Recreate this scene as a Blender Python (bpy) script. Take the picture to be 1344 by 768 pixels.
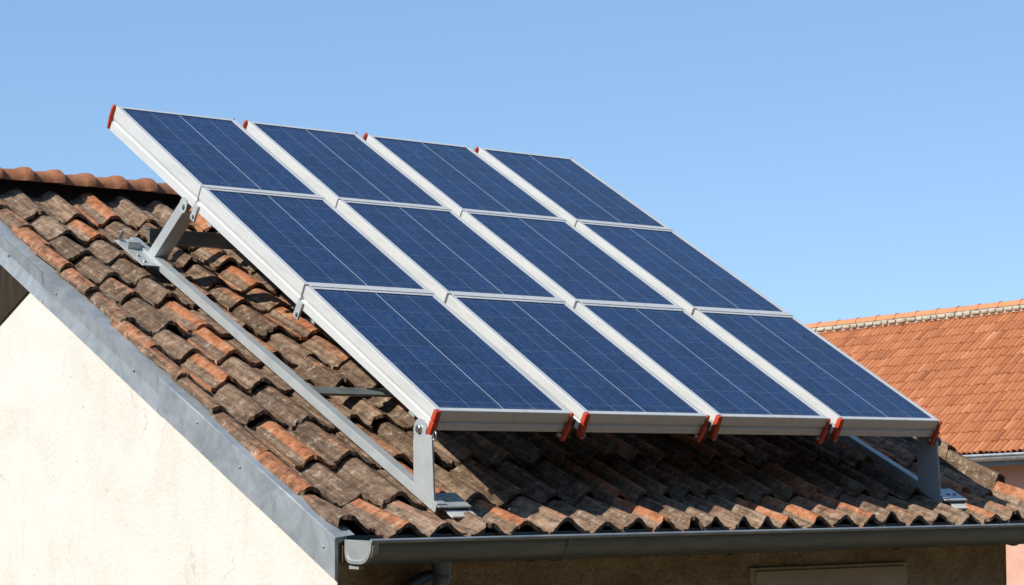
import bpy, math, random
from mathutils import Vector, Matrix, noise
random.seed(7)
sc = bpy.context.scene
C = sc.collection
for o in list(bpy.data.objects): bpy.data.objects.remove(o)

# ------------------------------------------------------------------ camera, world, sun, exposure
cd = bpy.data.cameras.new('camera'); cam = bpy.data.objects.new('camera', cd); C.objects.link(cam)
cd.sensor_width = 36.0; cd.lens = 2807.8/1344*36; cd.clip_start = 0.05; cd.clip_end = 3000
YAW, PITCH = 0.65785, 0.082324
cam.location = (-5.7681, -8.0262, -0.26936)
cam.rotation_euler = (math.pi/2 + PITCH, 0, -YAW)
sc.camera = cam

SUN = Vector((-0.778, 0.022, 0.628)).normalized()          # direction towards the sun
sun_el = math.asin(SUN.z)
w = bpy.data.worlds.new('World'); sc.world = w; w.use_nodes = True
nt = w.node_tree; bg = nt.nodes['Background']
sky = nt.nodes.new('ShaderNodeTexSky'); sky.sky_type = 'NISHITA'; sky.sun_disc = False
sky.sun_elevation = sun_el; sky.sun_rotation = math.atan2(SUN.x, SUN.y)
sky.altitude = 0; sky.air_density = 0.7; sky.dust_density = 0.0; sky.ozone_density = 5.0
gm = nt.nodes.new('ShaderNodeGamma'); gm.inputs[1].default_value = 0.5
tn = nt.nodes.new('ShaderNodeMix'); tn.data_type = 'RGBA'; tn.blend_type = 'MULTIPLY'; tn.inputs[0].default_value = 1; tn.inputs[7].default_value = (1.60, 2.06, 2.50, 1)
nt.links.new(sky.outputs[0], gm.inputs[0]); nt.links.new(gm.outputs[0], tn.inputs[6])
nt.links.new(tn.outputs[2], bg.inputs[0]); bg.inputs[1].default_value = 0.15
sl = bpy.data.lights.new('sun', 'SUN'); sl.energy = 5.0; sl.angle = math.radians(0.5); sl.color = (1.0, 0.94, 0.84)
so = bpy.data.objects.new('sun', sl); C.objects.link(so)
so.rotation_euler = SUN.to_track_quat('Z', 'Y').to_euler(); so.location = (-20, 0, 20)
vs = sc.view_settings; vs.view_transform = 'Standard'; vs.look = 'None'; vs.gamma = 1; vs.use_curve_mapping = False
vs.exposure = 0.0

# ------------------------------------------------------------------ node helpers
def mat(name, rough=0.6, metal=0.0, spec=0.5):
    m = bpy.data.materials.new(name); m.use_nodes = True
    b = m.node_tree.nodes['Principled BSDF']
    b.inputs['Roughness'].default_value = rough; b.inputs['Metallic'].default_value = metal
    b.inputs['Specular IOR Level'].default_value = spec
    return m, m.node_tree, b
def nd(nt, t, **kw):
    n = nt.nodes.new(t)
    for k, v in kw.items():
        if k in n.inputs.keys() if hasattr(n.inputs, 'keys') else False: 
            n.inputs[k].default_value = v
        else: setattr(n, k, v)
    return n
def lk(nt, a, b): nt.links.new(a, b)
def coords(nt, scale=(1, 1, 1), out='Object', rot=(0, 0, 0)):
    tc = nd(nt, 'ShaderNodeTexCoord'); mp = nd(nt, 'ShaderNodeMapping')
    mp.inputs['Scale'].default_value = scale; mp.inputs['Rotation'].default_value = rot
    lk(nt, tc.outputs[out], mp.inputs[0]); return mp.outputs[0]
def noi(nt, vec, scale, detail=4, rough=0.6, dist=0.0):
    n = nd(nt, 'ShaderNodeTexNoise'); n.inputs['Scale'].default_value = scale; n.inputs['Detail'].default_value = detail
    n.inputs['Roughness'].default_value = rough; n.inputs['Distortion'].default_value = dist
    lk(nt, vec, n.inputs['Vector']); return n.outputs['Fac']
def ramp(nt, fac, stops, interp='LINEAR'):
    r = nd(nt, 'ShaderNodeValToRGB'); r.color_ramp.interpolation = interp
    els = r.color_ramp.elements
    while len(els) < len(stops): els.new(0.5)
    for e, (p, c) in zip(els, stops):
        e.position = p; e.color = (c, c, c, 1) if isinstance(c, (int, float)) else (*c, 1)
    lk(nt, fac, r.inputs[0]); return r.outputs[0]
def mix(nt, fac, a, b, blend='MIX'):
    n = nd(nt, 'ShaderNodeMix'); n.data_type = 'RGBA'; n.blend_type = blend
    for s, v in ((n.inputs[0], fac), (n.inputs[6], a), (n.inputs[7], b)):
        if isinstance(v, bpy.types.NodeSocket): lk(nt, v, s)
        elif isinstance(v, (int, float)): s.default_value = v
        else: s.default_value = (*v, 1)
    return n.outputs[2]
def mth(nt, op, a, b=None, c=None, clamp=False):
    n = nd(nt, 'ShaderNodeMath'); n.operation = op; n.use_clamp = clamp
    for s, v in zip(n.inputs, (a, b, c)):
        if v is None: continue
        if isinstance(v, bpy.types.NodeSocket): lk(nt, v, s)
        else: s.default_value = v
    return n.outputs[0]
def bump(nt, b, h, strength=0.3, dist=0.01):
    n = nd(nt, 'ShaderNodeBump'); n.inputs['Strength'].default_value = strength; n.inputs['Distance'].default_value = dist
    lk(nt, h, n.inputs['Height']); lk(nt, n.outputs[0], b.inputs['Normal'])

# ------------------------------------------------------------------ materials
def tile_material():
    m, nt, b = mat('weathered_clay', 0.9, 0, 0.25)
    at = nd(nt, 'ShaderNodeAttribute', attribute_name='tc'); sp = nd(nt, 'ShaderNodeSeparateColor'); lk(nt, at.outputs['Color'], sp.inputs[0])
    tone, orange, crest = sp.outputs[0], sp.outputs[1], sp.outputs[2]
    vs_ = coords(nt, (55, 3.0, 3.0)); v1 = coords(nt)
    streak = noi(nt, vs_, 1.0, 8, 0.78, 0.5); big = noi(nt, v1, 5, 5, 0.65); fine = noi(nt, v1, 60, 6, 0.75); mid = noi(nt, v1, 19, 5, 0.7)
    grey = ramp(nt, mth(nt, 'ADD', mth(nt, 'MULTIPLY', streak, 0.7), mth(nt, 'MULTIPLY', mid, 0.3)), [(0.33, (0.05, 0.034, 0.025)), (0.43, (0.145, 0.095, 0.066)), (0.52, (0.26, 0.178, 0.124)), (0.60, (0.37, 0.272, 0.195)), (0.70, (0.58, 0.475, 0.365))])
    tonec = ramp(nt, tone, [(0, (0.58, 0.545, 0.51)), (0.5, (1.02, 0.98, 0.92)), (1, (1.42, 1.39, 1.32))])
    grey = mix(nt, 1.0, grey, tonec, 'MULTIPLY')
    clay = ramp(nt, mid, [(0.25, (0.27, 0.105, 0.05)), (0.5, (0.53, 0.20, 0.088)), (0.75, (0.64, 0.31, 0.16))])
    f = mth(nt, 'ADD', orange, mth(nt, 'MULTIPLY', mth(nt, 'SUBTRACT', big, 0.5), 0.9))
    f = mth(nt, 'ADD', f, mth(nt, 'MULTIPLY', mth(nt, 'SUBTRACT', streak, 0.5), 1.3))
    f = mth(nt, 'ADD', f, mth(nt, 'MULTIPLY', mth(nt, 'SUBTRACT', mid, 0.5), 0.7))
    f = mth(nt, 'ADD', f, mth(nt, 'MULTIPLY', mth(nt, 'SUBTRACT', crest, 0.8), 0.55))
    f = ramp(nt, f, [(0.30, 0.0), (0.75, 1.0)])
    col = mix(nt, f, grey, clay)
    dirt = ramp(nt, mth(nt, 'ADD', mid, mth(nt, 'MULTIPLY', fine, 0.5)), [(0.54, 0.85), (0.70, 0.0)])
    col = mix(nt, mth(nt, 'MULTIPLY', dirt, 0.8), col, (0.06, 0.047, 0.034))
    lich = ramp(nt, mth(nt, 'ADD', mth(nt, 'MULTIPLY', mid, 0.6), mth(nt, 'MULTIPLY', fine, 0.6)), [(0.645, 0.0), (0.73, 1.0)])
    col = mix(nt, mth(nt, 'MULTIPLY', lich, 0.6), col, (0.56, 0.50, 0.40))
    lk(nt, col, b.inputs['Base Color'])
    hh = mth(nt, 'ADD', mth(nt, 'MULTIPLY', streak, 0.8), mth(nt, 'MULTIPLY', fine, 0.5))
    bump(nt, b, hh, 0.95, 0.016)
    return m
M_tile = tile_material()

def simple_noise_mat(name, stops, scale=6, rough=0.7, metal=0, bscale=60, bstr=0.25, bdist=0.006, vec=(1, 1, 1), spec=0.5):
    m, nt, b = mat(name, rough, metal, spec); v = coords(nt, vec)
    n = noi(nt, v, scale, 6, 0.65, 0.4); lk(nt, ramp(nt, n, stops), b.inputs['Base Color'])
    if bstr: bump(nt, b, noi(nt, coords(nt), bscale, 5, 0.7), bstr, bdist)
    return m

def stucco_cream():
    m, nt, b = mat('cream_render', 0.92, 0, 0.2); v = coords(nt)
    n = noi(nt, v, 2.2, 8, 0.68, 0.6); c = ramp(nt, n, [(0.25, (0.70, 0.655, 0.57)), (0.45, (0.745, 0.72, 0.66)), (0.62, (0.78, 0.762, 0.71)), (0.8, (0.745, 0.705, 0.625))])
    g = noi(nt, v, 75, 6, 0.75); c = mix(nt, ramp(nt, g, [(0.28, 0.5), (0.42, 0.0)]), c, (0.42, 0.35, 0.26))
    st = noi(nt, coords(nt, (6, 5, 1.0)), 1.7, 5, 0.6); c = mix(nt, ramp(nt, st, [(0.58, 0.0), (0.78, 0.30)]), c, (0.55, 0.47, 0.34))
    pz = noi(nt, v, 28, 3, 0.5); c = mix(nt, ramp(nt, pz, [(0.70, 0.0), (0.76, 0.55)]), c, (0.46, 0.40, 0.29))
    vc = nd(nt, 'ShaderNodeTexVoronoi', feature='DISTANCE_TO_EDGE'); vc.inputs['Scale'].default_value = 0.9
    wv_ = nd(nt, 'ShaderNodeVectorMath', operation='ADD'); lk(nt, v, wv_.inputs[0]); nn_ = nd(nt, 'ShaderNodeTexNoise'); nn_.inputs['Scale'].default_value = 5; nn_.inputs['Detail'].default_value = 6; lk(nt, v, nn_.inputs['Vector'])
    sc_ = nd(nt, 'ShaderNodeVectorMath', operation='SCALE'); sc_.inputs['Scale'].default_value = 0.35; lk(nt, nn_.outputs['Color'], sc_.inputs[0]); lk(nt, sc_.outputs[0], wv_.inputs[1]); lk(nt, wv_.outputs[0], vc.inputs['Vector'])
    crk = mth(nt, 'MULTIPLY', ramp(nt, vc.outputs['Distance'], [(0.0, 1.0), (0.006, 0.0)]), ramp(nt, noi(nt, v, 1.6, 2), [(0.5, 0.0), (0.62, 0.5)]))
    c = mix(nt, crk, c, (0.40, 0.35, 0.27))
    lk(nt, c, b.inputs['Base Color'])
    bump(nt, b, mth(nt, 'ADD', noi(nt, v, 40, 7, 0.7), mth(nt, 'MULTIPLY', noi(nt, v, 9, 4), 0.5)), 0.48, 0.011)
    return m
M_gable = stucco_cream()
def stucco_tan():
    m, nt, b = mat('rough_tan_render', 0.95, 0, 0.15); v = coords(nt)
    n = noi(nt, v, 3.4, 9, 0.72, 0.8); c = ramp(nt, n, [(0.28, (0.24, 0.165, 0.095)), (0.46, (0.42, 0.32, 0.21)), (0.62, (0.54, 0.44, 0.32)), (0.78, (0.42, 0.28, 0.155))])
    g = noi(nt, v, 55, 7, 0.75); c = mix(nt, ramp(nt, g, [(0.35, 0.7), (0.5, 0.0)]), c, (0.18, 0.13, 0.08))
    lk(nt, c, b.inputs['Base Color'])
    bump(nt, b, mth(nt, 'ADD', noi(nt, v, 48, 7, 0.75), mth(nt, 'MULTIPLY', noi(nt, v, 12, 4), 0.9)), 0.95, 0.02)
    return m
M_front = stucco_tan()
M_plate = simple_noise_mat('smooth_patched_plaster', [(0.3, (0.36, 0.30, 0.22)), (0.7, (0.50, 0.43, 0.33))], 5, 0.9, 0, 50, 0.4, 0.008)
def zinc_mat(name, a, b_, rough=0.42, metal=0.55, streak=(1, 1, 1)):
    m, nt, b = mat(name, rough, metal); v = coords(nt, streak)
    n = noi(nt, v, 4.5, 7, 0.66, 1.2); lk(nt, ramp(nt, n, [(0.3, a), (0.5, tuple((x+y)/2 for x, y in zip(a, b_))), (0.72, b_)]), b.inputs['Base Color'])
    lk(nt, ramp(nt, noi(nt, coords(nt), 7, 5, 0.6), [(0.3, rough-0.1), (0.7, rough+0.16)]), b.inputs['Roughness'])
    bump(nt, b, noi(nt, coords(nt), 2.6, 4, 0.5), 0.22, 0.03)
    return m
M_flash = zinc_mat('weathered_zinc', (0.23, 0.265, 0.295), (0.44, 0.475, 0.50), 0.55, 0.3)
M_gutter = zinc_mat('dark_zinc', (0.10, 0.122, 0.138), (0.17, 0.20, 0.215), 0.36, 0.6, (0.6, 6, 6))
M_gcap = zinc_mat('pale_zinc', (0.30, 0.33, 0.33), (0.40, 0.42, 0.415), 0.55, 0.2)
M_steel = zinc_mat('galvanised_steel', (0.44, 0.475, 0.48), (0.56, 0.59, 0.585), 0.45, 0.3)
M_dull = zinc_mat('dull_grey_steel', (0.15, 0.17, 0.175), (0.27, 0.295, 0.30), 0.5, 0.4)
M_alu = simple_noise_mat('white_aluminium', [(0.3, (0.58, 0.59, 0.575)), (0.5, (0.66, 0.665, 0.645)), (0.75, (0.70, 0.70, 0.68))], 5, 0.42, 0.1, 30, 0.05, 0.003, (4, 0.8, 4))
M_red = simple_noise_mat('red_plastic', [(0.3, (0.34, 0.034, 0.012)), (0.55, (0.56, 0.062, 0.020)), (0.75, (0.62, 0.10, 0.040))], 25, 0.45, 0, 60, 0.15, 0.002)
M_bolt = simple_noise_mat('bright_bolt_steel', [(0.3, (0.4, 0.4, 0.4)), (0.7, (0.65, 0.65, 0.63))], 20, 0.3, 0.9, 60, 0.1, 0.002)
M_black = simple_noise_mat('black_rubber', [(0.3, (0.015, 0.015, 0.018)), (0.7, (0.035, 0.035, 0.038))], 20, 0.55, 0, 60, 0.2, 0.002)
M_felt = simple_noise_mat('black_roof_felt', [(0.3, (0.012, 0.011, 0.010)), (0.7, (0.03, 0.027, 0.024))], 12, 0.95, 0, 80, 0.4, 0.004)
M_wood = simple_noise_mat('dark_eaves_wood', [(0.3, (0.06, 0.038, 0.02)), (0.7, (0.14, 0.09, 0.05))], 3, 0.85, 0, 30, 0.4, 0.006, (1, 8, 8))
M_gable_shade = simple_noise_mat('gable_shade_brown', [(0.3, (0.024, 0.017, 0.011)), (0.7, (0.052, 0.038, 0.024))], 3, 0.85, 0, 30, 0.4, 0.006, (8, 8, 1), 0.2)  # shadow on the upper gable put into the colour as dark brown
M_ridge = simple_noise_mat('terracotta_ridge', [(0.28, (0.20, 0.085, 0.042)), (0.48, (0.40, 0.15, 0.068)), (0.72, (0.52, 0.22, 0.105))], 7, 0.85, 0, 45, 0.4, 0.006, spec=0.25)
def ridge_mat():
    m, nt, b = mat('terracotta_ridge', 0.88, 0, 0.25); oi = nd(nt, 'ShaderNodeObjectInfo'); v = coords(nt)
    n = noi(nt, v, 9, 6, 0.7, 0.5); c = ramp(nt, n, [(0.28, (0.17, 0.075, 0.042)), (0.46, (0.36, 0.14, 0.066)), (0.72, (0.50, 0.22, 0.11))])
    c = mix(nt, ramp(nt, oi.outputs['Random'], [(0.0, 0.55), (0.35, 0.1), (1, 0.0)]), c, (0.17, 0.12, 0.085))
    g = noi(nt, v, 50, 6, 0.75); c = mix(nt, ramp(nt, g, [(0.58, 0.0), (0.70, 0.6)]), c, (0.08, 0.055, 0.04))
    lk(nt, c, b.inputs['Base Color']); bump(nt, b, g, 0.5, 0.008); return m
M_ridge = ridge_mat()
M_mortar = simple_noise_mat('pale_mortar', [(0.3, (0.34, 0.29, 0.21)), (0.7, (0.58, 0.53, 0.43))], 3, 0.95, 0, 12, 0.4, 0.02)
M_pink = simple_noise_mat('pink_render', [(0.3, (0.60, 0.33, 0.25)), (0.5, (0.68, 0.40, 0.31)), (0.75, (0.72, 0.45, 0.36))], 0.8, 0.92, 0, 14, 0.3, 0.02, spec=0.2)
M_glasswin = simple_noise_mat('dark_window_glass', [(0.3, (0.02, 0.025, 0.03)), (0.7, (0.03, 0.04, 0.05))], 2, 0.08, 0, 2, 0.0)
M_ground = simple_noise_mat('dry_ground', [(0.3, (0.16, 0.118, 0.066)), (0.5, (0.23, 0.175, 0.10)), (0.7, (0.29, 0.225, 0.135))], 0.25, 0.95, 0, 3, 0.4, 0.05, spec=0.1)

def far_tile_mat():
    m, nt, b = mat('new_clay_tiles', 0.85, 0, 0.25)
    at = nd(nt, 'ShaderNodeAttribute', attribute_name='tc'); sp = nd(nt, 'ShaderNodeSeparateColor'); lk(nt, at.outputs['Color'], sp.inputs[0])
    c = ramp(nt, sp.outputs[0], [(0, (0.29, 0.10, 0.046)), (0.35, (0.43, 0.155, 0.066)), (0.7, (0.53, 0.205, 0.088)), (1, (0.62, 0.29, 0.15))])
    n = noi(nt, coords(nt), 2.2, 6, 0.7); c = mix(nt, ramp(nt, n, [(0.5, 0.0), (0.72, 0.30)]), c, (0.30, 0.12, 0.06))
    g = noi(nt, coords(nt), 14, 5, 0.7); c = mix(nt, ramp(nt, g, [(0.52, 0.0), (0.7, 0.28)]), c, (0.62, 0.30, 0.14))
    lk(nt, c, b.inputs['Base Color']); bump(nt, b, g, 0.3, 0.02)
    return m
M_fartile = far_tile_mat()

PW = 0.80                                                   # width of one panel column
def cell_mat():
    m, nt, b = mat('blue_solar_cells', 0.2, 0, 0.30)
    tc = nd(nt, 'ShaderNodeTexCoord'); sx = nd(nt, 'ShaderNodeSeparateXYZ'); lk(nt, tc.outputs['Object'], sx.inputs[0])
    x, y = sx.outputs[0], sx.outputs[1]
    oi = nd(nt, 'ShaderNodeObjectInfo')
    vec = nd(nt, 'ShaderNodeVectorMath', operation='ADD'); lk(nt, tc.outputs['Object'], vec.inputs[0])
    rv = nd(nt, 'ShaderNodeCombineXYZ'); lk(nt, mth(nt, 'MULTIPLY', oi.outputs['Random'], 37.0), rv.inputs[2]); lk(nt, rv.outputs[0], vec.inputs[1])
    mp = nd(nt, 'ShaderNodeMapping'); mp.inputs['Scale'].default_value = (150, 9, 9); lk(nt, vec.outputs[0], mp.inputs[0])
    st = noi(nt, mp.outputs[0], 1.0, 4, 0.6)
    vo = nd(nt, 'ShaderNodeTexVoronoi'); vo.inputs['Scale'].default_value = 70; lk(nt, vec.outputs[0], vo.inputs['Vector'])
    vsp = nd(nt, 'ShaderNodeSeparateColor'); lk(nt, vo.outputs['Color'], vsp.inputs[0])
    big = noi(nt, vec.outputs[0], 4, 3)
    k = mth(nt, 'ADD', mth(nt, 'MULTIPLY', st, 0.55), mth(nt, 'ADD', mth(nt, 'MULTIPLY', vsp.outputs[0], 0.28), mth(nt, 'MULTIPLY', big, 0.2)))
    c = ramp(nt, k, [(0.25, (0.002, 0.014, 0.055)), (0.5, (0.005, 0.027, 0.096)), (0.8, (0.022, 0.060, 0.165))])
    wn = nd(nt, 'ShaderNodeTexWhiteNoise'); wn.noise_dimensions = '3D'; cv = nd(nt, 'ShaderNodeCombineXYZ')
    lk(nt, mth(nt, 'FLOOR', mth(nt, 'DIVIDE', x, PW/8)), cv.inputs[0]); lk(nt, mth(nt, 'FLOOR', mth(nt, 'ADD', mth(nt, 'DIVIDE', y, 0.195), 0.5)), cv.inputs[1])
    lk(nt, mth(nt, 'MULTIPLY', oi.outputs['Random'], 50.0), cv.inputs[2]); lk(nt, cv.outputs[0], wn.inputs['Vector'])
    c = mix(nt, 1.0, c, ramp(nt, mth(nt, 'ADD', mth(nt, 'MULTIPLY', wn.outputs['Value'], 0.7), mth(nt, 'MULTIPLY', oi.outputs['Random'], 0.3)), [(0, 0.80), (1, 1.22)]), 'MULTIPLY')
    # grid fingers along the slope
    def line(coord, pos, wd):
        return mth(nt, 'COMPARE', coord, pos, wd)
    fx = mth(nt, 'FRACT', mth(nt, 'DIVIDE', x, PW/32))
    fingers = mth(nt, 'COMPARE', fx, 0.5, 0.10)
    c = mix(nt, mth(nt, 'MULTIPLY', fingers, mth(nt, 'MULTIPLY', st, 0.28)), c, (0.22, 0.27, 0.38))
    fy = mth(nt, 'FRACT', mth(nt, 'DIVIDE', y, 0.195)); rows = mth(nt, 'COMPARE', fy, 0.5, 0.012)
    c = mix(nt, mth(nt, 'MULTIPLY', rows, 0.22), c, (0.25, 0.30, 0.40))
    for p in (0.125, 0.375, 0.625, 0.875): c = mix(nt, mth(nt, 'MULTIPLY', line(x, PW*p, 0.0014), 0.16), c, (0.35, 0.38, 0.46))
    for p in (0.27, 0.75): c = mix(nt, mth(nt, 'MULTIPLY', line(x, PW*p, 0.0018), 0.36), c, (0.48, 0.50, 0.54))
    c = mix(nt, mth(nt, 'MULTIPLY', line(x, PW*0.51, 0.0032), 0.72), c, (0.55, 0.57, 0.60))
    dust = ramp(nt, noi(nt, vec.outputs[0], 160, 3, 0.7), [(0.66, 0.0), (0.74, 0.30)])
    c = mix(nt, dust, c, (0.30, 0.33, 0.40))
    edge = mth(nt, 'MULTIPLY', ramp(nt, mth(nt, 'ADD', mth(nt, 'MULTIPLY', y, 8.0), mth(nt, 'MULTIPLY', big, 0.35)), [(0.36, 1.0), (0.62, 0.0)]), 0.22); c = mix(nt, edge, c, (0.30, 0.29, 0.26))
    run = noi(nt, coords(nt, (22, 0.9, 1)), 1.0, 4, 0.6); c = mix(nt, ramp(nt, run, [(0.54, 0.0), (0.72, 0.06)]), c, (0.32, 0.33, 0.33))
    lk(nt, c, b.inputs['Base Color'])
    lk(nt, ramp(nt, big, [(0.3, 0.16), (0.7, 0.30)]), b.inputs['Roughness'])
    return m
M_cell = cell_mat()

# ------------------------------------------------------------------ mesh helpers
class MB:
    def __init__(s): s.v = []; s.f = []; s.c = None; s.smooth = []
    def add(s, vs_, fs, smooth=False):
        n = len(s.v); s.v += [tuple(p) for p in vs_]
        for f in fs: s.f.append(tuple(i+n for i in f)); s.smooth.append(smooth)
    def box(s, a, b, M=None):
        (x0, y0, z0), (x1, y1, z1) = a, b
        p = [Vector(q) for q in ((x0,y0,z0),(x1,y0,z0),(x1,y1,z0),(x0,y1,z0),(x0,y0,z1),(x1,y0,z1),(x1,y1,z1),(x0,y1,z1))]
        if M: p = [M @ q for q in p]
        s.add(p, [(0,3,2,1),(4,5,6,7),(0,1,5,4),(1,2,6,5),(2,3,7,6),(3,0,4,7)])
    def prism(s, pts, vec):                                   # polygon of 3-D points pushed along vec
        n = len(pts); vec = Vector(vec); a = [Vector(p) for p in pts]; b = [p+vec for p in a]
        s.add(a+b, [tuple(range(n))[::-1], tuple(range(n, 2*n))] + [(i, (i+1) % n, n+(i+1) % n, n+i) for i in range(n)])
    def tube(s, path, rads, n=14, caps=True, squash=1.0):
        path = [Vector(p) for p in path]
        if isinstance(rads, (int, float)): rads = [rads]*len(path)
        vv = []
        for i, p in enumerate(path):
            t = (path[min(i+1, len(path)-1)]-path[max(i-1, 0)]).normalized()
            a = t.orthogonal().normalized() if i == 0 else (prev - t*prev.dot(t)).normalized()
            prev = a; b = t.cross(a)
            for k in range(n):
                an = 2*math.pi*k/n; vv.append(p + (a*math.cos(an) + b*math.sin(an)*squash)*rads[i])
        fs = [(i*n+k, i*n+(k+1) % n, (i+1)*n+(k+1) % n, (i+1)*n+k) for i in range(len(path)-1) for k in range(n)]
        s.add(vv, fs, True)
        if caps:
            m = len(path)-1
            s.add(vv[:n], [tuple(range(n))[::-1]]); s.add(vv[m*n:], [tuple(range(n))])
    def build(s, name, material, parent=None, bevel=0.0, offset=None):
        me = bpy.data.meshes.new(name); me.from_pydata(s.v, [], s.f); me.update()
        me.polygons.foreach_set('use_smooth', s.smooth)
        if s.c:
            a = me.color_attributes.new('tc', 'FLOAT_COLOR', 'POINT'); flat = []
            for q in s.c: flat += [q[0], q[1], q[2], 1.0]
            a.data.foreach_set('color', flat)
        me.materials.append(material)
        o = bpy.data.objects.new(name, me); C.objects.link(o)
        if parent is not None:
            o.parent = parent
            if offset is not None: o.matrix_parent_inverse = Matrix.Translation(-Vector(offset))
        if bevel:
            md = o.modifiers.new('bevel', 'BEVEL'); md.width = bevel; md.segments = 2; md.limit_method = 'ANGLE'; md.angle_limit = math.radians(40)
        return o
def empty(name, loc, label, cat, group=None):
    o = bpy.data.objects.new(name, None); C.objects.link(o); o.location = loc; o.empty_display_size = 0.2
    o['label'] = label; o['category'] = cat
    if group: o['group'] = group
    return o
nz = lambda x, y, z: noise.noise(Vector((x, y, z)))

# ------------------------------------------------------------------ ground
GZ = -3.4
g = MB(); R = 1500
g.add([(-R, -R, GZ), (R, -R, GZ), (R, R, GZ), (-R, R, GZ)], [(0, 1, 2, 3)])
go = g.build('ground', M_ground); go['kind'] = 'structure'; go['label'] = 'dry bare ground around the houses'

# ------------------------------------------------------------------ the old house
HX0, HX1, WY, RY = -0.655, 3.80, -0.17, 3.95               # gable wall, right wall, front wall, ridge
ROOF_S = 0.482
def zc(y):                                                  # height of the tile crests over the front slope
    return -0.455 + ROOF_S*y if y >= 0.155 else -0.3803 + (y-0.155)*0.352
hb = (1.6, RY, GZ)
house = empty('old_house', hb, 'old cream rendered house under a weathered clay tile roof with solar panels above it', 'house')
def hp(mb, name, m, parent=None, bevel=0.0):
    if parent is None: return mb.build(name, m, house, bevel, hb)
    o = mb.build(name, m, parent, bevel); return o

zf = lambda y: -0.477 + 0.4665*y                            # fold line of the verge flashing
zb = lambda y: -0.660 + 0.4700*y
RW = 2*RY - WY                                              # rear wall
b = MB()                                                    # gable wall, finely divided so it is not dead flat
b.prism([(HX0, WY, GZ), (HX0, WY, zb(WY)+0.06), (HX0, RY, zb(RY)+0.06), (HX0, RW, zb(WY)+0.06), (HX0, RW, GZ)], (0.25, 0, 0))
hp(b, 'gable_wall', M_gable)
b = MB(); b.prism([(HX1-0.25, WY, GZ), (HX1-0.25, WY, -0.68), (HX1-0.25, RY, 1.24), (HX1-0.25, RW, -0.68), (HX1-0.25, RW, GZ)], (0.25, 0, 0))
hp(b, 'gable_wall', M_gable)
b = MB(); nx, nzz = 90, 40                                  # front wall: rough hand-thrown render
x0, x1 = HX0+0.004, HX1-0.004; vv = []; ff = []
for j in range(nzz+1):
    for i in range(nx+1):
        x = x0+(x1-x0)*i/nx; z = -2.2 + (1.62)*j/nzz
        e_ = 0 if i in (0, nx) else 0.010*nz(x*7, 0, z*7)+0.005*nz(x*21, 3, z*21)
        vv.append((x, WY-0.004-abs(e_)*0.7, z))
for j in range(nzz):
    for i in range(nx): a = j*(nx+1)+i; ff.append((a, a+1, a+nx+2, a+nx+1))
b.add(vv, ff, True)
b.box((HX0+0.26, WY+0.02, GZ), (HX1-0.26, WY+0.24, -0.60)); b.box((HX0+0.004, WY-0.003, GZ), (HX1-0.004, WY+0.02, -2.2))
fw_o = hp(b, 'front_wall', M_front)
b = MB(); b.box((1.83, WY-0.032, -1.75), (2.93, WY+0.015, -0.783)); b.box((1.80, WY-0.022, -1.80), (2.96, WY+0.015, -0.765))
pl = hp(b, 'plaster_panel', M_plate, None, 0.004)
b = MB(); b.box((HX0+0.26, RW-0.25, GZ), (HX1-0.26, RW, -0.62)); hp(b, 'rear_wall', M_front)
b = MB(); b.box((HX0+0.01, WY-0.026, -0.672), (HX1+0.35, WY-0.006, -0.60)); b.box((HX0+0.03, WY-0.004, -0.60), (HX1+0.35, WY+0.2, -0.575))
hp(b, 'eaves_board', M_wood)

# roof felt and boards under the tiles, both slopes
b = MB()
for sgn in (1, -1):
    Yf = lambda y: y if sgn == 1 else 2*RY-y
    pr = [(HX0+0.02, Yf(-0.15), -0.615), (HX0+0.02, Yf(0.155), zc(0.155)-0.115), (HX0+0.02, Yf(RY), zc(RY)-0.115), (HX0+0.02, Yf(RY), zc(RY)-0.15), (HX0+0.02, Yf(-0.15), -0.64)]
    b.prism(pr, (4.78, 0, 0))
hp(b, 'roof_deck', M_felt)

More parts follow.
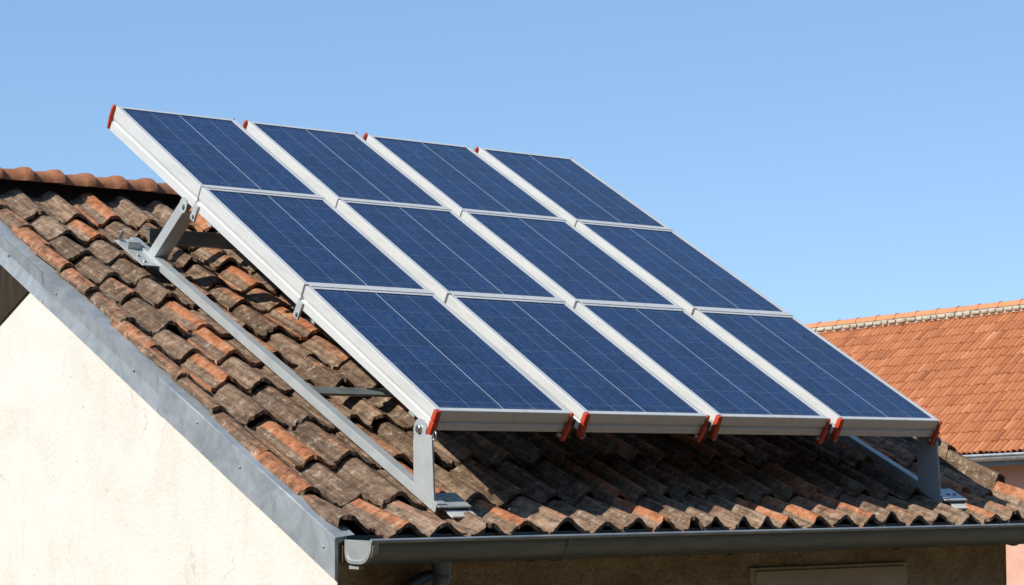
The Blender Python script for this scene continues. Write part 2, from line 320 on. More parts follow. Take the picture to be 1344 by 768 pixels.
# tiles: one mesh per slope, each tile its own curved, slightly crooked piece of clay
crests = [-0.572, -0.328, -0.108, 0.151, 0.356, 0.611, 0.836, 1.05, 1.217, 1.405, 1.554, 1.725, 1.878, 2.043, 2.264, 2.473, 2.645, 2.831, 3.018, 3.209, 3.431, 3.643, 3.86, 4.03, 4.165]
lips = [-0.22, 0.155, 0.54, 0.935, 1.325, 1.655, 1.99, 2.35, 2.63, 2.93, 3.22, 3.50, 3.79]
A_ = 0.051; TH = 0.0175
def tile_mesh():
    b = MB(); b.c = []
    for r in range(len(lips)-1):
        ya, yb = lips[r], lips[r+1]
        roff = random.uniform(-0.012, 0.012) if r else 0.0
        for j, cx in enumerate(crests):
            last = j == len(crests)-1
            pl_ = cx-crests[j-1] if j else 0.17
            pr_ = crests[j+1]-cx if not last else 0.16
            cxj = cx + roff + random.uniform(-0.015, 0.015)*(1 if r else 0.4)
            dy = random.uniform(-0.022, 0.020); dz = random.uniform(-0.006, 0.008); yaw = random.uniform(-0.035, 0.035); tiltx = random.uniform(-0.035, 0.035); fl_ph = random.uniform(-0.6, 0.6); fl_n = random.choice([2, 3, 3])
            amp = A_*random.uniform(0.85, 1.15)
            t = random.random()
            if r == 0: tone, org = random.uniform(0.5, 1.0), random.choice([0.0, 0.1, 0.3, 0.5, 0.7, 0.95])
            else:
                tone = random.uniform(0.12, 0.85); org = 0.02 if t < .34 else (0.24 if t < .62 else (0.48 if t < .82 else 1.02))
            if j == 0: org = random.uniform(0.25, 0.62); tone = random.uniform(0.25, 0.7); dy += random.uniform(-.012, .012)
            raise_ = 0.060 if last else (0.020 if j == 0 else 0)
            xa, xb = cxj-0.47*pl_, cxj+0.53*pr_
            if j == 0: xa = max(cxj-0.062, -0.640)
            nu, nv = 20, 10
            chips = [(random.uniform(xa, xb), random.uniform(.010, .028), random.uniform(.008, .02)) for _ in range(random.choice([0, 0, 1, 1, 2]))]
            top = []; cols = []
            yh = yb+0.055 if r < len(lips)-2 else 3.935
            if r == 0 and j == 0: dy = 0.07; amp *= 0.72
            for k in range(nv+1):
                v = k/nv
                for i in range(nu+1):
                    x = xa+(xb-xa)*i/nu; d = x-cxj
                    narrow = org > 0.3 and j and (j*7+r*3) % 5 != 0
                    ph = max(-0.5, min(0.5, d/(pl_ if d < 0 else pr_)))
                    c_ = (0.5+0.5*math.cos(2*math.pi*ph))**1.25
                    if r:                                   # upper courses: a rounded roll beside a nearly flat pan
                        q_ = abs(ph)/(0.34 if ph < 0 else 0.29); c2 = math.cos(q_*math.pi/2)**0.85 if q_ < 1 else 0.0
                        c_ = 0.25*c_+0.75*c2
                    if j == 0 and d < 0: c_ = 0.25+0.75*math.sqrt(max(0, 1-(d/0.066)**2))
                    if last and d > 0: c_ = math.sqrt(max(0, 1-(d/0.09)**2))
                    a2 = amp*(1+0.12*(1-v)) + (raise_ if c_ > 0 else 0)
                    hgt = -A_ + a2*c_ + 0.0050*math.cos(ph*2*math.pi*fl_n+fl_ph)*(0.35 if c_ > .85 else 1)*(0.6+0.5*nz(x*3, v*2+r, j)) - 0.005*max(0, math.cos(ph*2*math.pi*2.5+2.2*fl_ph))**10
                    y = ya+dy+(yh-ya-dy)*v
                    if k == 0: y += 0.008*nz(x*22, r*3.1, j*1.7)+0.006*nz(x*70, r, j)+sum(dp_*math.exp(-((x-cx_)/wd_)**2) for cx_, dp_, wd_ in chips)
                    z = zc(y) + hgt + dz - ((0.020 if j == 0 else 0.036)*v if r < len(lips)-2 else 0.006*v) + tiltx*d
                    z += 0.0035*nz(x*14, y*5, 5+r)+0.0018*nz(x*60, y*9, r)
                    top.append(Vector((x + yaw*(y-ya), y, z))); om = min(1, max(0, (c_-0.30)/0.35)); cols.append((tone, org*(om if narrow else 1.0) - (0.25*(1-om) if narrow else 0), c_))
            n1 = nu+1; base = len(b.v)
            bot = [p-Vector((0, -0.004 if idx < n1 else 0, TH*(1.15 if idx < n1 else 1)+0.003*nz(p.x*40, p.y*40, 1))) for idx, p in enumerate(top)]
            fs = [(k*n1+i, k*n1+i+1, (k+1)*n1+i+1, (k+1)*n1+i) for k in range(nv) for i in range(nu)]
            nt_ = len(top)
            b.add(top, fs, True); b.c += cols
            bfs = [(f[3], f[2], f[1], f[0]) for f in fs]
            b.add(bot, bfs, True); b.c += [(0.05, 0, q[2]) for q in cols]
            # edges (separate verts keep them crisp)
            fr = [top[i] for i in range(n1)]+[bot[i] for i in range(n1)]
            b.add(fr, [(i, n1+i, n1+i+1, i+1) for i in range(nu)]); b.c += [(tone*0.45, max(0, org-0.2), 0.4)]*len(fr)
            for side in (0, nu):
                ed = [top[k*n1+side] for k in range(nv+1)]+[bot[k*n1+side] for k in range(nv+1)]
                m_ = nv+1
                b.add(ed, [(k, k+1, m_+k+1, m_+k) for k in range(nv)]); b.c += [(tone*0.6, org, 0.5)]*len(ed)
    return b
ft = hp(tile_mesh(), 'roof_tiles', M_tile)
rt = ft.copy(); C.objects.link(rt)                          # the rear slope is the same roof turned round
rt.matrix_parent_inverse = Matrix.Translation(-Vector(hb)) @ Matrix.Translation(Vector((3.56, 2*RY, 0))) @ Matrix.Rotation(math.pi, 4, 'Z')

# ridge tiles, each a tapered half-round with a flared collar
x = -0.665; k = 0
while x < 4.15:
    L = 0.205+random.uniform(-0.006, 0.006); b = MB(); n = 14; prof = [(0, .86), (.3, .90), (.60, .95), (.70, .99), (.76, 1.08), (.80, 1.11), (.97, 1.15), (1.0, 1.14)]
    for sgn, off in ((1, 0), (-1, 0.013)):
        vv = []
        for t, s_ in prof:
            for i in range(n+1):
                a = math.pi*i/n
                vv.append((x+(L+0.018)*t, RY-math.cos(a)*(0.122*s_-off), 1.452+k % 3*0.002+math.sin(a)*(0.086*s_-off)+0.003*nz(x*9+t*3, a*2, k)))
        fs = [(q*(n+1)+i, q*(n+1)+i+1, (q+1)*(n+1)+i+1, (q+1)*(n+1)+i) for q in range(len(prof)-1) for i in range(n)]
        b.add(vv, fs if sgn < 0 else [f[::-1] for f in fs], True)
        if sgn == 1: outer = vv
    q = (len(prof)-1)*(n+1)
    for q0, s_ in ((0, .95), (q, 1.12)):
        ed = outer[q0:q0+n+1]+vv[q0:q0+n+1]; b.add(ed, [(i, i+1, n+2+i, n+1+i) for i in range(n)])
    o = b.build('ridge_tile', M_ridge, ft)
    x += L; k += 1
b = MB(); b.box((HX0+0.03, RY-0.05, 1.30), (4.12, RY+0.05, 1.475)); b.build('ridge_bedding', M_felt, ft)

# verge flashing of folded zinc down the gable edge, front and rear slope
def flashing(rear=False):
    b = MB(); y0, y1 = -0.19, RY; ring = []; ys_ = sorted([y0+(y1-y0)*q/60 for q in range(61)]+[1.4199, 1.4201, 2.7399, 2.7401]); n = len(ys_)-1
    for i in range(n+1):
        y = ys_[i]; wv = -0.0035*(y > 1.42)-0.0035*(y > 2.74)+0.0030*nz(y*2.3, 1, 0)+0.0010*nz(y*7, 2, 0)
        f, bt = zf(y), zb(y)
        pts = [(HX0+0.075, f+0.012), (-0.676+wv*.3, f+wv), (-0.682+wv, f-0.004), (-0.681-wv, (f+bt)/2), (-0.680+wv, bt), (-0.664, bt-0.003), (-0.664, f-0.02), (HX0+0.075, f-0.004)]
        yy = y if not rear else 2*RY-y
        ring.append([(px, yy, pz) for px, pz in pts])
    m = 8; vv = [p for r_ in ring for p in r_]
    fs = [(i*m+k, i*m+(k+1) % m, (i+1)*m+(k+1) % m, (i+1)*m+k) for i in range(n) for k in range(m)]
    if rear: fs = [f[::-1] for f in fs]
    b.add(vv, fs); b.add(ring[0], [tuple(range(m))]); b.add(ring[-1], [tuple(range(m))[::-1]])
    for y, t in ((-0.10, .45), (0.62, .4), (1.02, .25), (1.68, .45), (2.58, .3), (3.2, .5)):
        yy = y if not rear else 2*RY-y; z = zf(y)*(1-t)+zb(y)*t
        b.tube([(-0.681, yy, z), (-0.686, yy, z), (-0.688, yy, z)], [0.008, 0.007, 0.003], 8)
    return b
fl = hp(flashing(), 'verge_flashing', M_flash); hp(flashing(True), 'verge_flashing', M_flash)

# half-round gutter with a rolled front bead
GY, GZc, GR = -0.30, -0.580, 0.105; gx0, gx1 = -0.628, 4.30
b = MB(); n = 18; sect = []
for i in range(n+1):
    a = math.pi*i/n; c_, s_ = math.cos(a), math.sin(a); q_ = 2.4 if c_ > 0 else 5.0; rr_ = GR/(abs(c_)**q_+abs(s_)**q_)**(1/q_); sect.append((GY-c_*rr_, GZc-s_*rr_))
inner = [(GY+(y-GY)*0.975, GZc+(z-GZc)*0.975) for y, z in sect]
xs_ = [gx0+(gx1-gx0)*i/24 for i in range(25)]
for sec, flip in ((sect, 0), (inner, 1)):
    vv = [(x, y, z) for x in xs_ for y, z in sec]; m = n+1
    fs = [(i*m+k, i*m+k+1, (i+1)*m+k+1, (i+1)*m+k) for i in range(24) for k in range(n)]
    b.add(vv, [f[::-1] for f in fs] if flip else fs, True)
b.box((gx0, GY+GR*0.975-0.001, GZc), (gx1, GY+GR+0.001, GZc+0.022))
gut = hp(b, 'gutter', M_gutter)
b = MB(); b.tube([(gx0-0.012, GY-GR-0.002, GZc+0.004), (1, GY-GR-0.002, GZc+0.0045), (gx1, GY-GR-0.002, GZc+0.004)], 0.0098, 12); b.build('gutter_bead', M_flash, gut)
b = MB()
for (xa, sc_) in ((0.452, 1.015),):
    ring = []
    for t in (-0.012, -0.010, 0.010, 0.012):
        s2 = 1.002 if abs(t) > .011 else 1.05
        ring += [(xa+t, GY+(y-GY)*s2, GZc+(z-GZc)*s2) for y, z in sect]
    m = n+1; b.add(ring, [(i*m+k, i*m+k+1, (i+1)*m+k+1, (i+1)*m+k) for i in range(3) for k in range(n)], True)
b.build('gutter_seam', M_gutter, gut)
b = MB(); vv = []; levels = [(0.030, 1.025), (0.004, 1.03), (0.0, 1.03), (0.0, 0.985), (-0.008, 0.985), (-0.010, 0.86), (-0.006, 0.80)]
for dx, s2 in levels: vv += [(gx0+dx, GY+(y-GY)*s2, GZc+0.006+(z-GZc)*s2) for y, z in sect]
m = n+1; fs = [((i+1)*m+k, (i+1)*m+k+1, i*m+k+1, i*m+k) for i in range(len(levels)-1) for k in range(n)]
b.add(vv, fs); b.add(vv[-m:], [tuple(range(m))])
b.box((gx0+0.004, GY+0.01, GZc-0.120), (gx0+0.03, GY+0.085, GZc-0.106))
b.build('gutter_end_cap', M_gcap, gut)
for x in (0.30, 1.55, 2.75, 3.7):
    b = MB(); arc = [(x, GY-math.cos(math.pi*i/10)*GR*1.03, GZc-math.sin(math.pi*i/10)*GR*1.03) for i in range(4, 11)]+[(x, WY-0.028, GZc+0.02)]
    b.tube(arc, 0.006, 6); b.build('gutter_bracket', M_gutter, gut)
# downpipe: outlet, swan-neck back to the wall, pipe to the ground
b = MB(); px = -0.19
b.tube([(px, GY, -0.672), (px, GY, -0.70), (px, GY, -0.75), (px-0.005, GY+0.01, -0.79), (px-0.03, GY+0.05, -0.83), (px-0.05, GY+0.075, -0.88), (px-0.05, GY+0.08, -1.0), (px-0.05, GY+0.08, GZ+0.1)], [0.052, 0.046, 0.045, 0.045, 0.045, 0.044, 0.043, 0.043], 20)
b.tube([(px, GY, -0.735), (px, GY, -0.750)], 0.049, 20)
b.tube([(px, GY+0.02, -0.735), (px-0.06, GY+0.05, -0.765), (px-0.12, GY+0.07, -0.80), (px-0.155, GY+0.08, -0.86), (px-0.16, GY+0.08, -1.0), (px-0.16, GY+0.08, GZ+0.1)], [0.03, 0.046, 0.046, 0.046, 0.045, 0.045], 18)
hp(b, 'downpipe', M_gutter)
# thin dark slab at the peak of the gable, standing in for a shadow
b = MB(); b.prism([(HX0, 2.944, 0.720), (HX0, RY, 1.195), (HX0, 2*RY-2.944, 0.720), (HX0, RY, 0.285)], (-0.012, 0, 0)); hp(b, 'gable_shade_patch', M_gable_shade)

# ------------------------------------------------------------------ neighbouring house (roof seen over the right verge)
e_ = Vector((-0.0571, 0.9977, -0.0355)); h_ = Vector((-0.9984, -0.0572, 0.0)); u_ = e_.cross(h_)
if u_.z < 0: u_ = -u_
R0 = Vector((32.5814, 22.8174, 3.4733-0.20)); BE = math.radians(35); SLN = 5.80
dn = h_*math.cos(BE)-u_*math.sin(BE); nr = h_*math.sin(BE)+u_*math.cos(BE)
K0, K1 = -9.0, 26.0
HW = SLN*math.cos(BE); WI = 0.75                             # half width, eave overhang
mid = R0+e_*8; nb = (mid.x+2, mid.y, GZ)
nh = empty('neighbouring_house', nb, 'pink rendered house with a bright orange clay tile roof behind the right verge', 'house')
Mn = Matrix.Translation(-Vector(nb))
def np_(mb, name, m, parent=None): return mb.build(name, m, nh, 0, nb) if parent is None else mb.build(name, m, parent)
def fpt(k, hh, uu): return R0+e_*k+h_*hh+u_*uu
EZ = -SLN*math.sin(BE)
b = MB(); b.c = []; CW, CL = 0.135, 0.375; nc = int(SLN/CL)+1
rr = random.Random(3)
for side in (1, -1):
    dnn = dn if side == 1 else (-h_*math.cos(BE)-u_*math.sin(BE)); nn = nr if side == 1 else (-h_*math.sin(BE)+u_*math.cos(BE))
    wcol = CW if side == 1 else CW*4
    ncol = int((K1-K0)/wcol)
    for r in range(nc):
        s1 = SLN-r*CL; s0 = max(s1-CL-0.06, 0.0)
        for q in range(ncol):
            k0 = K0+q*wcol+rr.uniform(-.008, .008); tone = min(1, max(0, rr.gauss(0.5, 0.15))); ds = rr.uniform(-.02, .02); dz = rr.uniform(-.006, .008)
            pts = []
            for t in (0, 1):
                s = s1+ds if t == 0 else s0
                for i in range(7):
                    ph = i/6; hgt = 0.062*math.sin(math.pi*ph)**0.75
                    pts.append(R0+e_*(k0+wcol*1.02*ph)+dnn*s+nn*(hgt+dz+(0.022 if t == 0 else 0.0)))
            lipv = [p-nn*0.022 for p in pts[:7]]
            base = pts+lipv
            fs = [(i, i+1, 8+i, 7+i) for i in range(6)]+[(14+i, 14+i+1, i+1, i) for i in range(6)]
            if side == -1: fs = [f[::-1] for f in fs]
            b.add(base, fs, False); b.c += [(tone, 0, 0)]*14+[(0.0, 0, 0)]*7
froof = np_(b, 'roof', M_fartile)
b = MB()                                                    # slab under the tiles
b.prism([fpt(K0+.05, HW-.03, EZ-.05), fpt(K0+.05, 0, -.03), fpt(K0+.05, -HW+.03, EZ-.05), fpt(K0+.05, -HW+.03, EZ-.12), fpt(K0+.05, 0, -.12), fpt(K0+.05, HW-.03, EZ-.12)], e_*(K1-K0-.1))
np_(b, 'eaves_soffit', M_wood)
k = K0; i = 0
b = MB()
while k < K1:                                               # ridge: half-round tiles with a small collar at every joint
    L = 0.60+rr.uniform(-.03, .03)
    for t0, t1, r_ in ((0, L-.08, .125), (L-.08, L, .140)):
        vv = []; n = 8
        for t in (t0, t1):
            for q in range(n+1):
                a = math.pi*q/n; vv.append(fpt(k+t, math.cos(a)*r_*1.15, 0.13+math.sin(a)*r_))
        b.add(vv, [(q, q+1, n+2+q, n+1+q) for q in range(n)], True); b.add(vv[:n+1], [tuple(range(n+1))]); b.add(vv[n+1:], [tuple(range(n+1))[::-1]])
    k += L
b.build('ridge', M_fartile, froof)
ca = bpy.data.objects[[o.name for o in froof.children][0]].data.color_attributes.new('tc', 'FLOAT_COLOR', 'POINT')
for d_ in ca.data: d_.color = (0.9, 0, 0, 1)
b = MB(); k = K0
while k < K1:                                               # knobbly pale mortar between the wave crests and the ridge
    L = rr.uniform(.16, .30); 
    for sd in (1, -1):
        c0 = fpt(k+L/2, 0.155*sd, 0.055); vv = []; n = 8
        rx, ry, rz = L*.5, .055, rr.uniform(.045, .072)
        for j in range(1, 5):
            th = math.pi*j/5
            for q in range(n):
                a = 2*math.pi*q/n; jit = 1+0.16*rr.uniform(-1, 1)
                vv.append(c0+e_*(math.cos(th)*rx)+(h_*math.cos(a)*ry+u_*math.sin(a)*rz)*math.sin(th)**.6*jit)
        fs = [(j*n+q, j*n+(q+1) % n, (j+1)*n+(q+1) % n, (j+1)*n+q) for j in range(3) for q in range(n)]
        b.add(vv, fs, True); b.add(vv[:n], [tuple(range(n))]); b.add(vv[-n:], [tuple(range(n))[::-1]])
    k += L
b.prism([fpt(K0, .150, -.02), fpt(K0, .130, .14), fpt(K0, -.130, .14), fpt(K0, -.150, -.02)], e_*(K1-K0)); b.build('ridge_mortar', M_mortar, froof)
b = MB()                                                    # walls
wv = HW-WI; zb_ = GZ-R0.z-0.6
b.prism([fpt(K0+.5, wv, zb_), fpt(K0+.5, wv, EZ+WI*math.tan(BE)-.13), fpt(K0+.5, 0, -.13), fpt(K0+.5, -wv, EZ+WI*math.tan(BE)-.13), fpt(K0+.5, -wv, zb_)], e_*(K1-K0-1))
np_(b, 'wall', M_pink)
b = MB(); n = 10; gc = (HW+.06, EZ-.04)
sect2 = [(gc[0]+math.cos(math.pi*i/n)*.10, gc[1]-math.sin(math.pi*i/n)*.11) for i in range(n+1)]
vv = [fpt(k, a, z) for k in (K0, K1) for a, z in sect2]
b.add(vv, [(i, i+1, n+2+i, n+1+i) for i in range(n)], True)
b.tube([fpt(K0, HW+.165, EZ-.03), fpt(K1, HW+.165, EZ-.03)], .028, 8)
fg = np_(b, 'gutter', M_flash)
b = MB(); b.prism([fpt(K0, HW-.045, EZ-.05), fpt(K0, HW-.045, EZ-.24), fpt(K0, HW-.075, EZ-.24), fpt(K0, HW-.075, EZ-.05)], e_*(K1-K0)); np_(b, 'fascia_board', M_gutter)

# ------------------------------------------------------------------ mounting frame on the roof
A = math.radians(29.7747); ca_, sa_ = math.cos(A), math.sin(A)
xcol = [0.0, 0.894, 1.777, 2.664]; XR = 3.462
vrow = [0.0, 1.331, 2.564, 3.751]
tk = lambda v: 0.102+0.048*v/3.751
frame = empty('panel_mounting_frame', (1.73, 1.4, 0.25), 'galvanised steel frame of rails, legs and struts bolted on the old roof under the panels', 'mounting frame')
fo = (1.73, 1.4, 0.25)
def fp(mb, name, m=None, parent=None, bevel=0.0015):
    return mb.build(name, m or M_steel, frame, bevel, fo) if parent is None else mb.build(name, m or M_steel, parent, bevel)
RS = 0.491; rl = math.atan(RS)
zr = lambda y: -0.42+RS*y
SL = Matrix.Rotation(rl, 4, 'X')                             # x across, y up the roof slope, z off the roof
def on_roof(x, y, dz=0.0): return Matrix.Translation((x, y, zr(y)+dz)) @ SL
for dx in (0.0, XR+0.014):
    inward = 1
    # rail: an angle profile lying on the tile crests
    T = on_roof(dx, 0.0); b = MB(); Ls = 3.02/math.cos(rl)
    b.box((-0.014, -0.02, -0.046), (-0.008, Ls, 0.0), T); b.box((-0.008, -0.02, -0.006), (0.042, Ls, 0.0), T)
    fp(b, 'roof_rail')
    # foot plate and packing plate at the lower end
    T = on_roof(dx, 0.0, 0.0); b = MB(); b.box((-0.010, -0.035, -0.014), (0.175, 0.105, -0.0065), T); ft_ = fp(b, 'foot_plate')
    for bx, by in ((0.075, 0.03), (0.13, 0.03)): b = MB(); b.tube([T @ Vector((bx, by, -0.0065)), T @ Vector((bx, by, 0.004)), T @ Vector((bx, by, 0.006))], [0.011, 0.011, 0.006], 6); b.build('bolt', M_bolt, ft_)
    b = MB(); T2 = on_roof(dx, -0.075, -0.026); b.box((0.035, 0.0, -0.012), (0.178, 0.12, -0.004), T2); b.build('packing_plate', M_alu, ft_)
    b = MB(); T2 = on_roof(dx, -0.02, -0.02); b.box((0.0, 0.0, -0.008), (0.165, 0.15, 0.004), T2); b.build('rubber_pad', M_black, ft_)
    # front leg: a flat plate with a rounded head bolted to the side of the panel frame
    b = MB(); pts = [(-0.013, 0.010, zr(0.010)+0.001), (-0.013, 0.030, -0.115)]
    for i in range(9):
        a = math.pi+0.5-i/8*(math.pi+0.9); pts.append((-0.013, 0.135+0.052*math.cos(a)-0.01, -0.085+0.052*math.sin(a)))
    pts += [(-0.013, 0.178, -0.14), (-0.013, 0.172, zr(0.172)+0.001)]
    b.prism(pts[::-1], (0.011, 0, 0)); leg = fp(b, 'front_leg')
    b = MB(); xo = -0.013 if dx == 0 else 0.0
    if dx == 0: b.tube([(-0.012, 0.125, -0.083), (-0.024, 0.125, -0.083), (-0.026, 0.125, -0.083)], [0.021, 0.020, 0.012], 12)
    else: b.tube([(-0.002, 0.055, -0.115), (0.03, 0.055, -0.115), (0.034, 0.055, -0.115)], [0.026, 0.026, 0.016], 14)
    kb = b.build('bolt', M_bolt if dx == 0 else M_black, leg)
    b = MB(); b.tube([(-0.002, 0.02+0.014*math.cos(t*.7), -0.118+0.022*math.sin(t*.7)) for t in range(10)], 0.004, 6); lp = b.build('lifting_loop', M_bolt, leg)
    # rear strut: square tube from the rail up to the panel frame
    b = MB(); d0, d1 = Vector((0, 2.825, 0.915)), Vector((0, 2.425, 1.19)); ax = (d1-d0); Ln = ax.length; ax.normalize()
    ya = Vector((0, -ax.z, ax.y))
    if ya.y > 0: ya = -ya
    q = [d0+ya*s_ for s_ in (0.034, -0.034)]
    Mx = Matrix(((1, 0, 0, 0), (0, ya.y, ax.y, d0.y), (0, ya.z, ax.z, d0.z), (0, 0, 0, 1)))
    b.box((-0.004, -0.036, -0.035), (0.002, 0.036, Ln), Mx); b.box((0.002, 0.030, -0.03), (0.082, 0.036, Ln-0.01), Mx); b.box((0.002, -0.036, -0.03), (0.082, -0.030, Ln-0.01), Mx)
    st_ = fp(b, 'rear_strut')
    b = MB(); pts = []
    for i in range(10): a = math.pi*2*i/10; pts.append((-0.012, 2.405+0.042*math.cos(a), 1.188+0.046*math.sin(a)))
    b.prism(pts[::-1], (0.007, 0, 0)); b.tube([(-0.012, 2.40, 1.185), (-0.026, 2.40, 1.185)], 0.015, 10); b.build('strut_bracket', M_steel, st_)
    # plate under the strut with its clamp
    T = on_roof(dx, 2.84, -0.018); b = MB(); b.box((-0.120, -0.20, -0.006), (0.050, 0.19, 0.0), T); bp = fp(b, 'base_plate')
    for bx, by in ((-0.085, -0.15), (-0.085, -0.06)): b = MB(); b.tube([T @ Vector((bx, by, 0.0)), T @ Vector((bx, by, 0.009)), T @ Vector((bx, by, 0.012))], [0.011, 0.011, 0.006], 6); b.build('bolt', M_bolt, bp)
    b = MB(); b.box((-0.100, 0.05, 0.0), (-0.025, 0.056, 0.040), T); b.box((-0.100, 0.05, 0.034), (-0.025, 0.10, 0.040), T); b.build('clamp', M_steel, bp); b = MB(); b.tube([T @ Vector((-0.085, 0.185, -0.004)), T @ Vector((-0.085, 0.185, 0.045)), T @ Vector((-0.085, 0.185, 0.06))], [0.014, 0.014, 0.008], 10); b.build('bolt', M_bolt, bp)
    for o in [c for c in frame.children if c.get('placed') is None] :
        o['placed'] = 1
        for q_ in [o]+list(o.children):
            if dx and q_.name.split('.')[0] in ('front_leg', 'rear_strut'): q_.location.x += dx if q_ is o else 0
for o in frame.children:
    if 'placed' in o: del o['placed']
# cross beams from rail to rail
b = MB(); b.box((0.10, 3.000, 1.035), (XR+0.02, 3.006, 1.122)); b.box((0.10, 3.006, 1.116), (XR+0.02, 3.07, 1.122)); b.box((0.10, 3.006, 1.035), (XR+0.02, 3.05, 1.041)); cb = fp(b, 'cross_beam', M_dull)
for x in (0.30, 1.3, 2.3, 3.3): b = MB(); b.tube([(x, 3.035, 1.122), (x, 3.035, 1.130)], 0.011, 8); b.build('bolt', M_bolt, cb)
b = MB(); T = on_roof(0, 1.16, 0.0); b.box((0.040, -0.042, -0.034), (XR+0.002, 0.042, -0.020), T); fp(b, 'cross_beam', M_dull)
# purlins right under the panels, with a clip at each panel joint
PM = Matrix.Rotation(A, 4, 'X')
for v in (2.46, 1.25, 0.24):
    b = MB(); z0 = -tk(v)-0.052; b.box((0.05, v-0.025, z0), (XR-0.05, v+0.025, -tk(v)-0.004), PM); fp(b, 'purlin')
for v in (2.564, 1.331):
    for x0_ in (0.012,):
        b = MB(); z0 = -tk(v); b.box((x0_-0.028, v-0.05, z0-0.058), (x0_-0.016, v+0.0, z0+0.035), PM); b.tube([PM @ Vector((x0_-0.028, v-0.026, z0-0.03)), PM @ Vector((x0_-0.040, v-0.026, z0-0.03))], 0.012, 10); fp(b, 'joint_clip')

# ------------------------------------------------------------------ the twelve panels
def panel_parts(r, root):
    L = vrow[r+1]-vrow[r]-0.014; t0, t1 = tk(vrow[r]), tk(vrow[r+1]); W = PW
    prof = [(-0.028, -0.004, 0), (-0.028, 0, 0), (-0.002, 0, 0), (0, -0.002, 0), (0, 0, -.46), (-0.007, 0, -.62), (0.002, 0, -.66), (0.003, 0, -1), (-0.030, 0, -1), (-0.030, -0.006, -.9), (-0.030, -0.012, -.1), (-0.028, -0.004, 0)]
    b = MB(); n = len(prof); vv = []
    for o_, za, zt in prof:
        for (x, y) in ((-o_, -o_), (W+o_, -o_), (W+o_, L+o_), (-o_, L+o_)):
            t = t0 if y < L/2 else t1; vv.append((x, y, za+zt*t))
    fs = [(i*4+(k+1) % 4, i*4+k, (i+1)*4+k, (i+1)*4+(k+1) % 4) for i in range(n-1) for k in range(4)]
    b.add(vv, fs); b.build('frame', M_alu, root)
    b = MB(); b.box((0.0265, 0.0265, -0.012), (W-0.0265, L-0.0265, -0.0035)); b.build('cell_glass', M_cell, root)
    b = MB(); b.box((0.028, 0.028, -0.030), (W-0.028, L-0.028, -0.014)); b.build('back_sheet', M_felt, root)
    if r < 2:
        b = MB(); b.box((0.024, L-0.006, 0.001), (W-0.004, L+0.020, 0.0038)); b.build('joint_cover', M_alu, root, 0.001)
    if r == 0:
        def cap(parts, hook):
            b = MB()
            for (xa, ya, za), (xb, yb, zb_), (xc, yc, zc_), (xd, yd, zd) in parts:      # two rectangles (x0,y0,z)-(x1,y1) at top and bottom
                p = [(xa, ya, za), (xb, ya, za), (xb, yb, za), (xa, yb, za), (xc, yc, zc_), (xd, yc, zc_), (xd, yd, zc_), (xc, yd, zc_)]
                b.add(p, [(0, 1, 2, 3), (7, 6, 5, 4), (0, 4, 5, 1), (1, 5, 6, 2), (2, 6, 7, 3), (3, 7, 4, 0)])
            cp = b.build('corner_cap', M_red, root, 0.004)
            h = MB(); h.tube(*hook); h.build('hook', M_bolt, cp)
        cap([((-0.017, -0.018, 0.003), (0.012, 0.010, 0), (-0.019, -0.022, -0.052), (0.012, 0.010, 0)), ((-0.021, -0.026, -0.054), (0.010, 0.008, 0), (-0.018, -0.022, -t0-0.012), (0.012, 0.008, 0)), ((-0.010, -0.016, -t0-0.012), (0.012, 0.012, 0), (-0.004, -0.012, -t0-0.034), (0.014, 0.010, 0))],
            ([(0.016+0.013*math.cos(a*.63), -0.006, -t0-0.020+0.017*math.sin(a*.63)) for a in range(11)], 0.0038, 6, False))
        cap([((W-0.008, -0.010, 0.002), (W+0.009, 0.008, 0), (W-0.008, -0.013, -0.058), (W+0.009, 0.008, 0)), ((W-0.020, -0.028, -0.056), (W+0.006, 0.002, 0), (W-0.032, -0.026, -t0-0.040), (W-0.006, 0.0, 0))],
            ([(W-0.034, -0.010, -t0-0.012), (W-0.050, -0.010, -t0-0.014)], 0.010, 8))
        b = MB(); b.box((W+0.012, -0.004, -t0-0.012), (W+0.040, 0.030, -0.036)); b.box((W+0.016, -0.010, -t0-0.036), (W+0.034, 0.012, -t0-0.004)); b.build('end_clamp', M_black, root, 0.002)
    if r == 2:
        for xx in (-0.002, W+0.002):
            b = MB(); s_ = 1 if xx < 0 else 0.62
            b.tube([(xx, L+0.004, 0.001), (xx-0.003*s_, L+0.006, -0.004), (xx-0.003*s_, L+0.008, -0.02), (xx-0.003*s_, L+0.009, -t1*.55), (xx-0.003*s_, L+0.008, -t1*.97)], [0.010*s_, 0.0135*s_, 0.0145*s_, 0.0145*s_, 0.011*s_], 12)
            b.build('corner_cap', M_red, root)
rown = ['bottom', 'middle', 'top']; coln = ['leftmost', 'second', 'third', 'rightmost']
def plabel(r, c):
    base = {0: 'blue solar panel with red clips at its lower corners, bottom of the %s column', 1: 'blue solar panel in the middle of the %s column', 2: 'blue solar panel with red upper corner caps, top of the %s column'}[r]
    return base % coln[c]
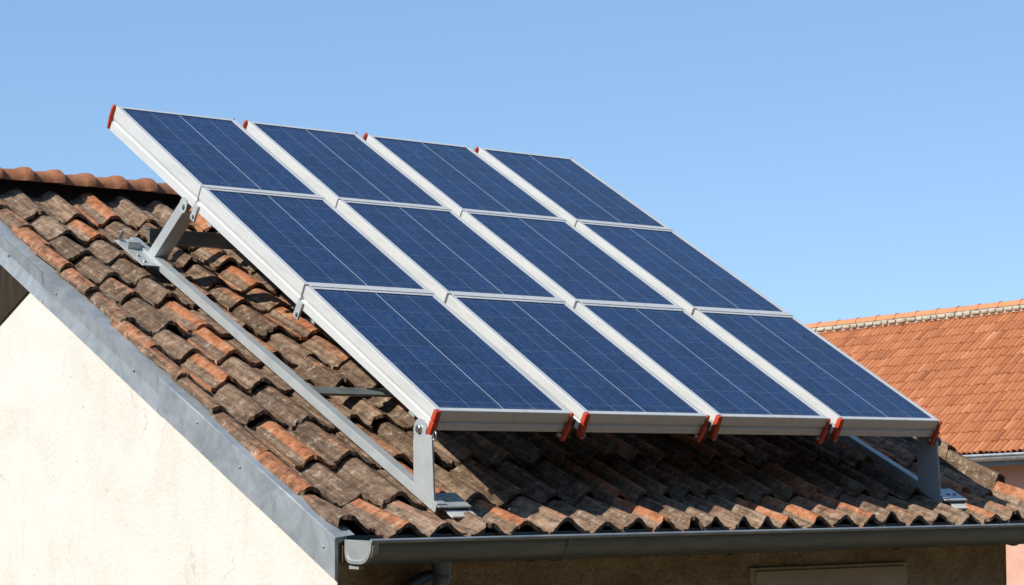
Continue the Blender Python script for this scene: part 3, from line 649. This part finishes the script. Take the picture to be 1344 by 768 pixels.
for r in range(3):
    proto = None
    for c in range(4):
        v = vrow[r]+0.007*(r > 0)
        loc = (xcol[c], v*ca_, v*sa_)
        if proto is None:
            proto = empty('solar_panel', loc, plabel(r, c), 'solar panel', 'solar panels on the tilted frame'); proto.rotation_euler = (A, 0, 0); panel_parts(r, proto)
        else:
            q = proto.copy(); C.objects.link(q); q.location = loc; q['label'] = plabel(r, c)
            for ch in list(proto.children):
                if c == 3 and ch.name.startswith('end_clamp'): continue
                d = ch.copy(); C.objects.link(d); d.parent = q
                if ch.name.startswith('corner_cap'):
                    d.location = (random.uniform(-.002, .002), random.uniform(-.003, .003), random.uniform(-.004, .003))
                for gch in ch.children:
                    e2 = gch.copy(); C.objects.link(e2); e2.parent = d

# ------------------------------------------------------------------ added hedge out of view, behind and left of the camera, blocking low sky
pth = [(30, -15.2), (10, -15.2), (-8, -15.2), (-13, -14.5), (-16, -11), (-16.5, -6), (-16.5, 4), (-16.5, 24)]
hts = [15, 15, 14.5, 12, 8.6, 8.2, 8.2, 8.0]
sm = []
for a in range(len(pth)-1):
    m_ = max(2, int(math.dist(pth[a], pth[a+1])/0.45))
    for q in range(m_): t = q/m_; sm.append((pth[a][0]*(1-t)+pth[a+1][0]*t, pth[a][1]*(1-t)+pth[a+1][1]*t, hts[a]*(1-t)+hts[a+1]*t))
b = MB(); nz_ = 30; vv = []; nh_ = len(sm)
for i in range(nh_):
    x, y, hh = sm[i]; x2, y2, _ = sm[min(i+1, nh_-1)]; x1_, y1_, _ = sm[max(i-1, 0)]
    tx, ty = x2-x1_, y2-y1_; l_ = math.hypot(tx, ty); ox, oy = ty/l_, -tx/l_
    for j in range(nz_+1):
        ang = math.pi*j/nz_; w_ = 1.7*math.cos(ang); z = GZ+hh*math.sin(ang)**.4*(0.97+0.04*nz(x*.6, y*.6, 0))
        q = 0.40*nz(x*1.1+w_, z*1.1, y)+0.25*nz(x*3.1, z*3.1, y*3+w_)
        vv.append((x-ox*(w_+q), y-oy*(w_+q), z+q*.5))
b.add(vv, [(i*(nz_+1)+j, i*(nz_+1)+j+1, (i+1)*(nz_+1)+j+1, (i+1)*(nz_+1)+j) for i in range(nh_-1) for j in range(nz_)], True)
M_sky_blocker = simple_noise_mat('sky_blocker_green', [(0.3, (0.012, 0.02, 0.008)), (0.6, (0.03, 0.045, 0.018)), (0.8, (0.05, 0.07, 0.03))], 3, 0.9, 0, 8, 0.8, 0.1, spec=0.1)
hg = b.build('added_sky_blocker', M_sky_blocker); hg['label'] = 'added hedge out of view that blocks low sky and deepens shadows'; hg['category'] = 'added hedge'
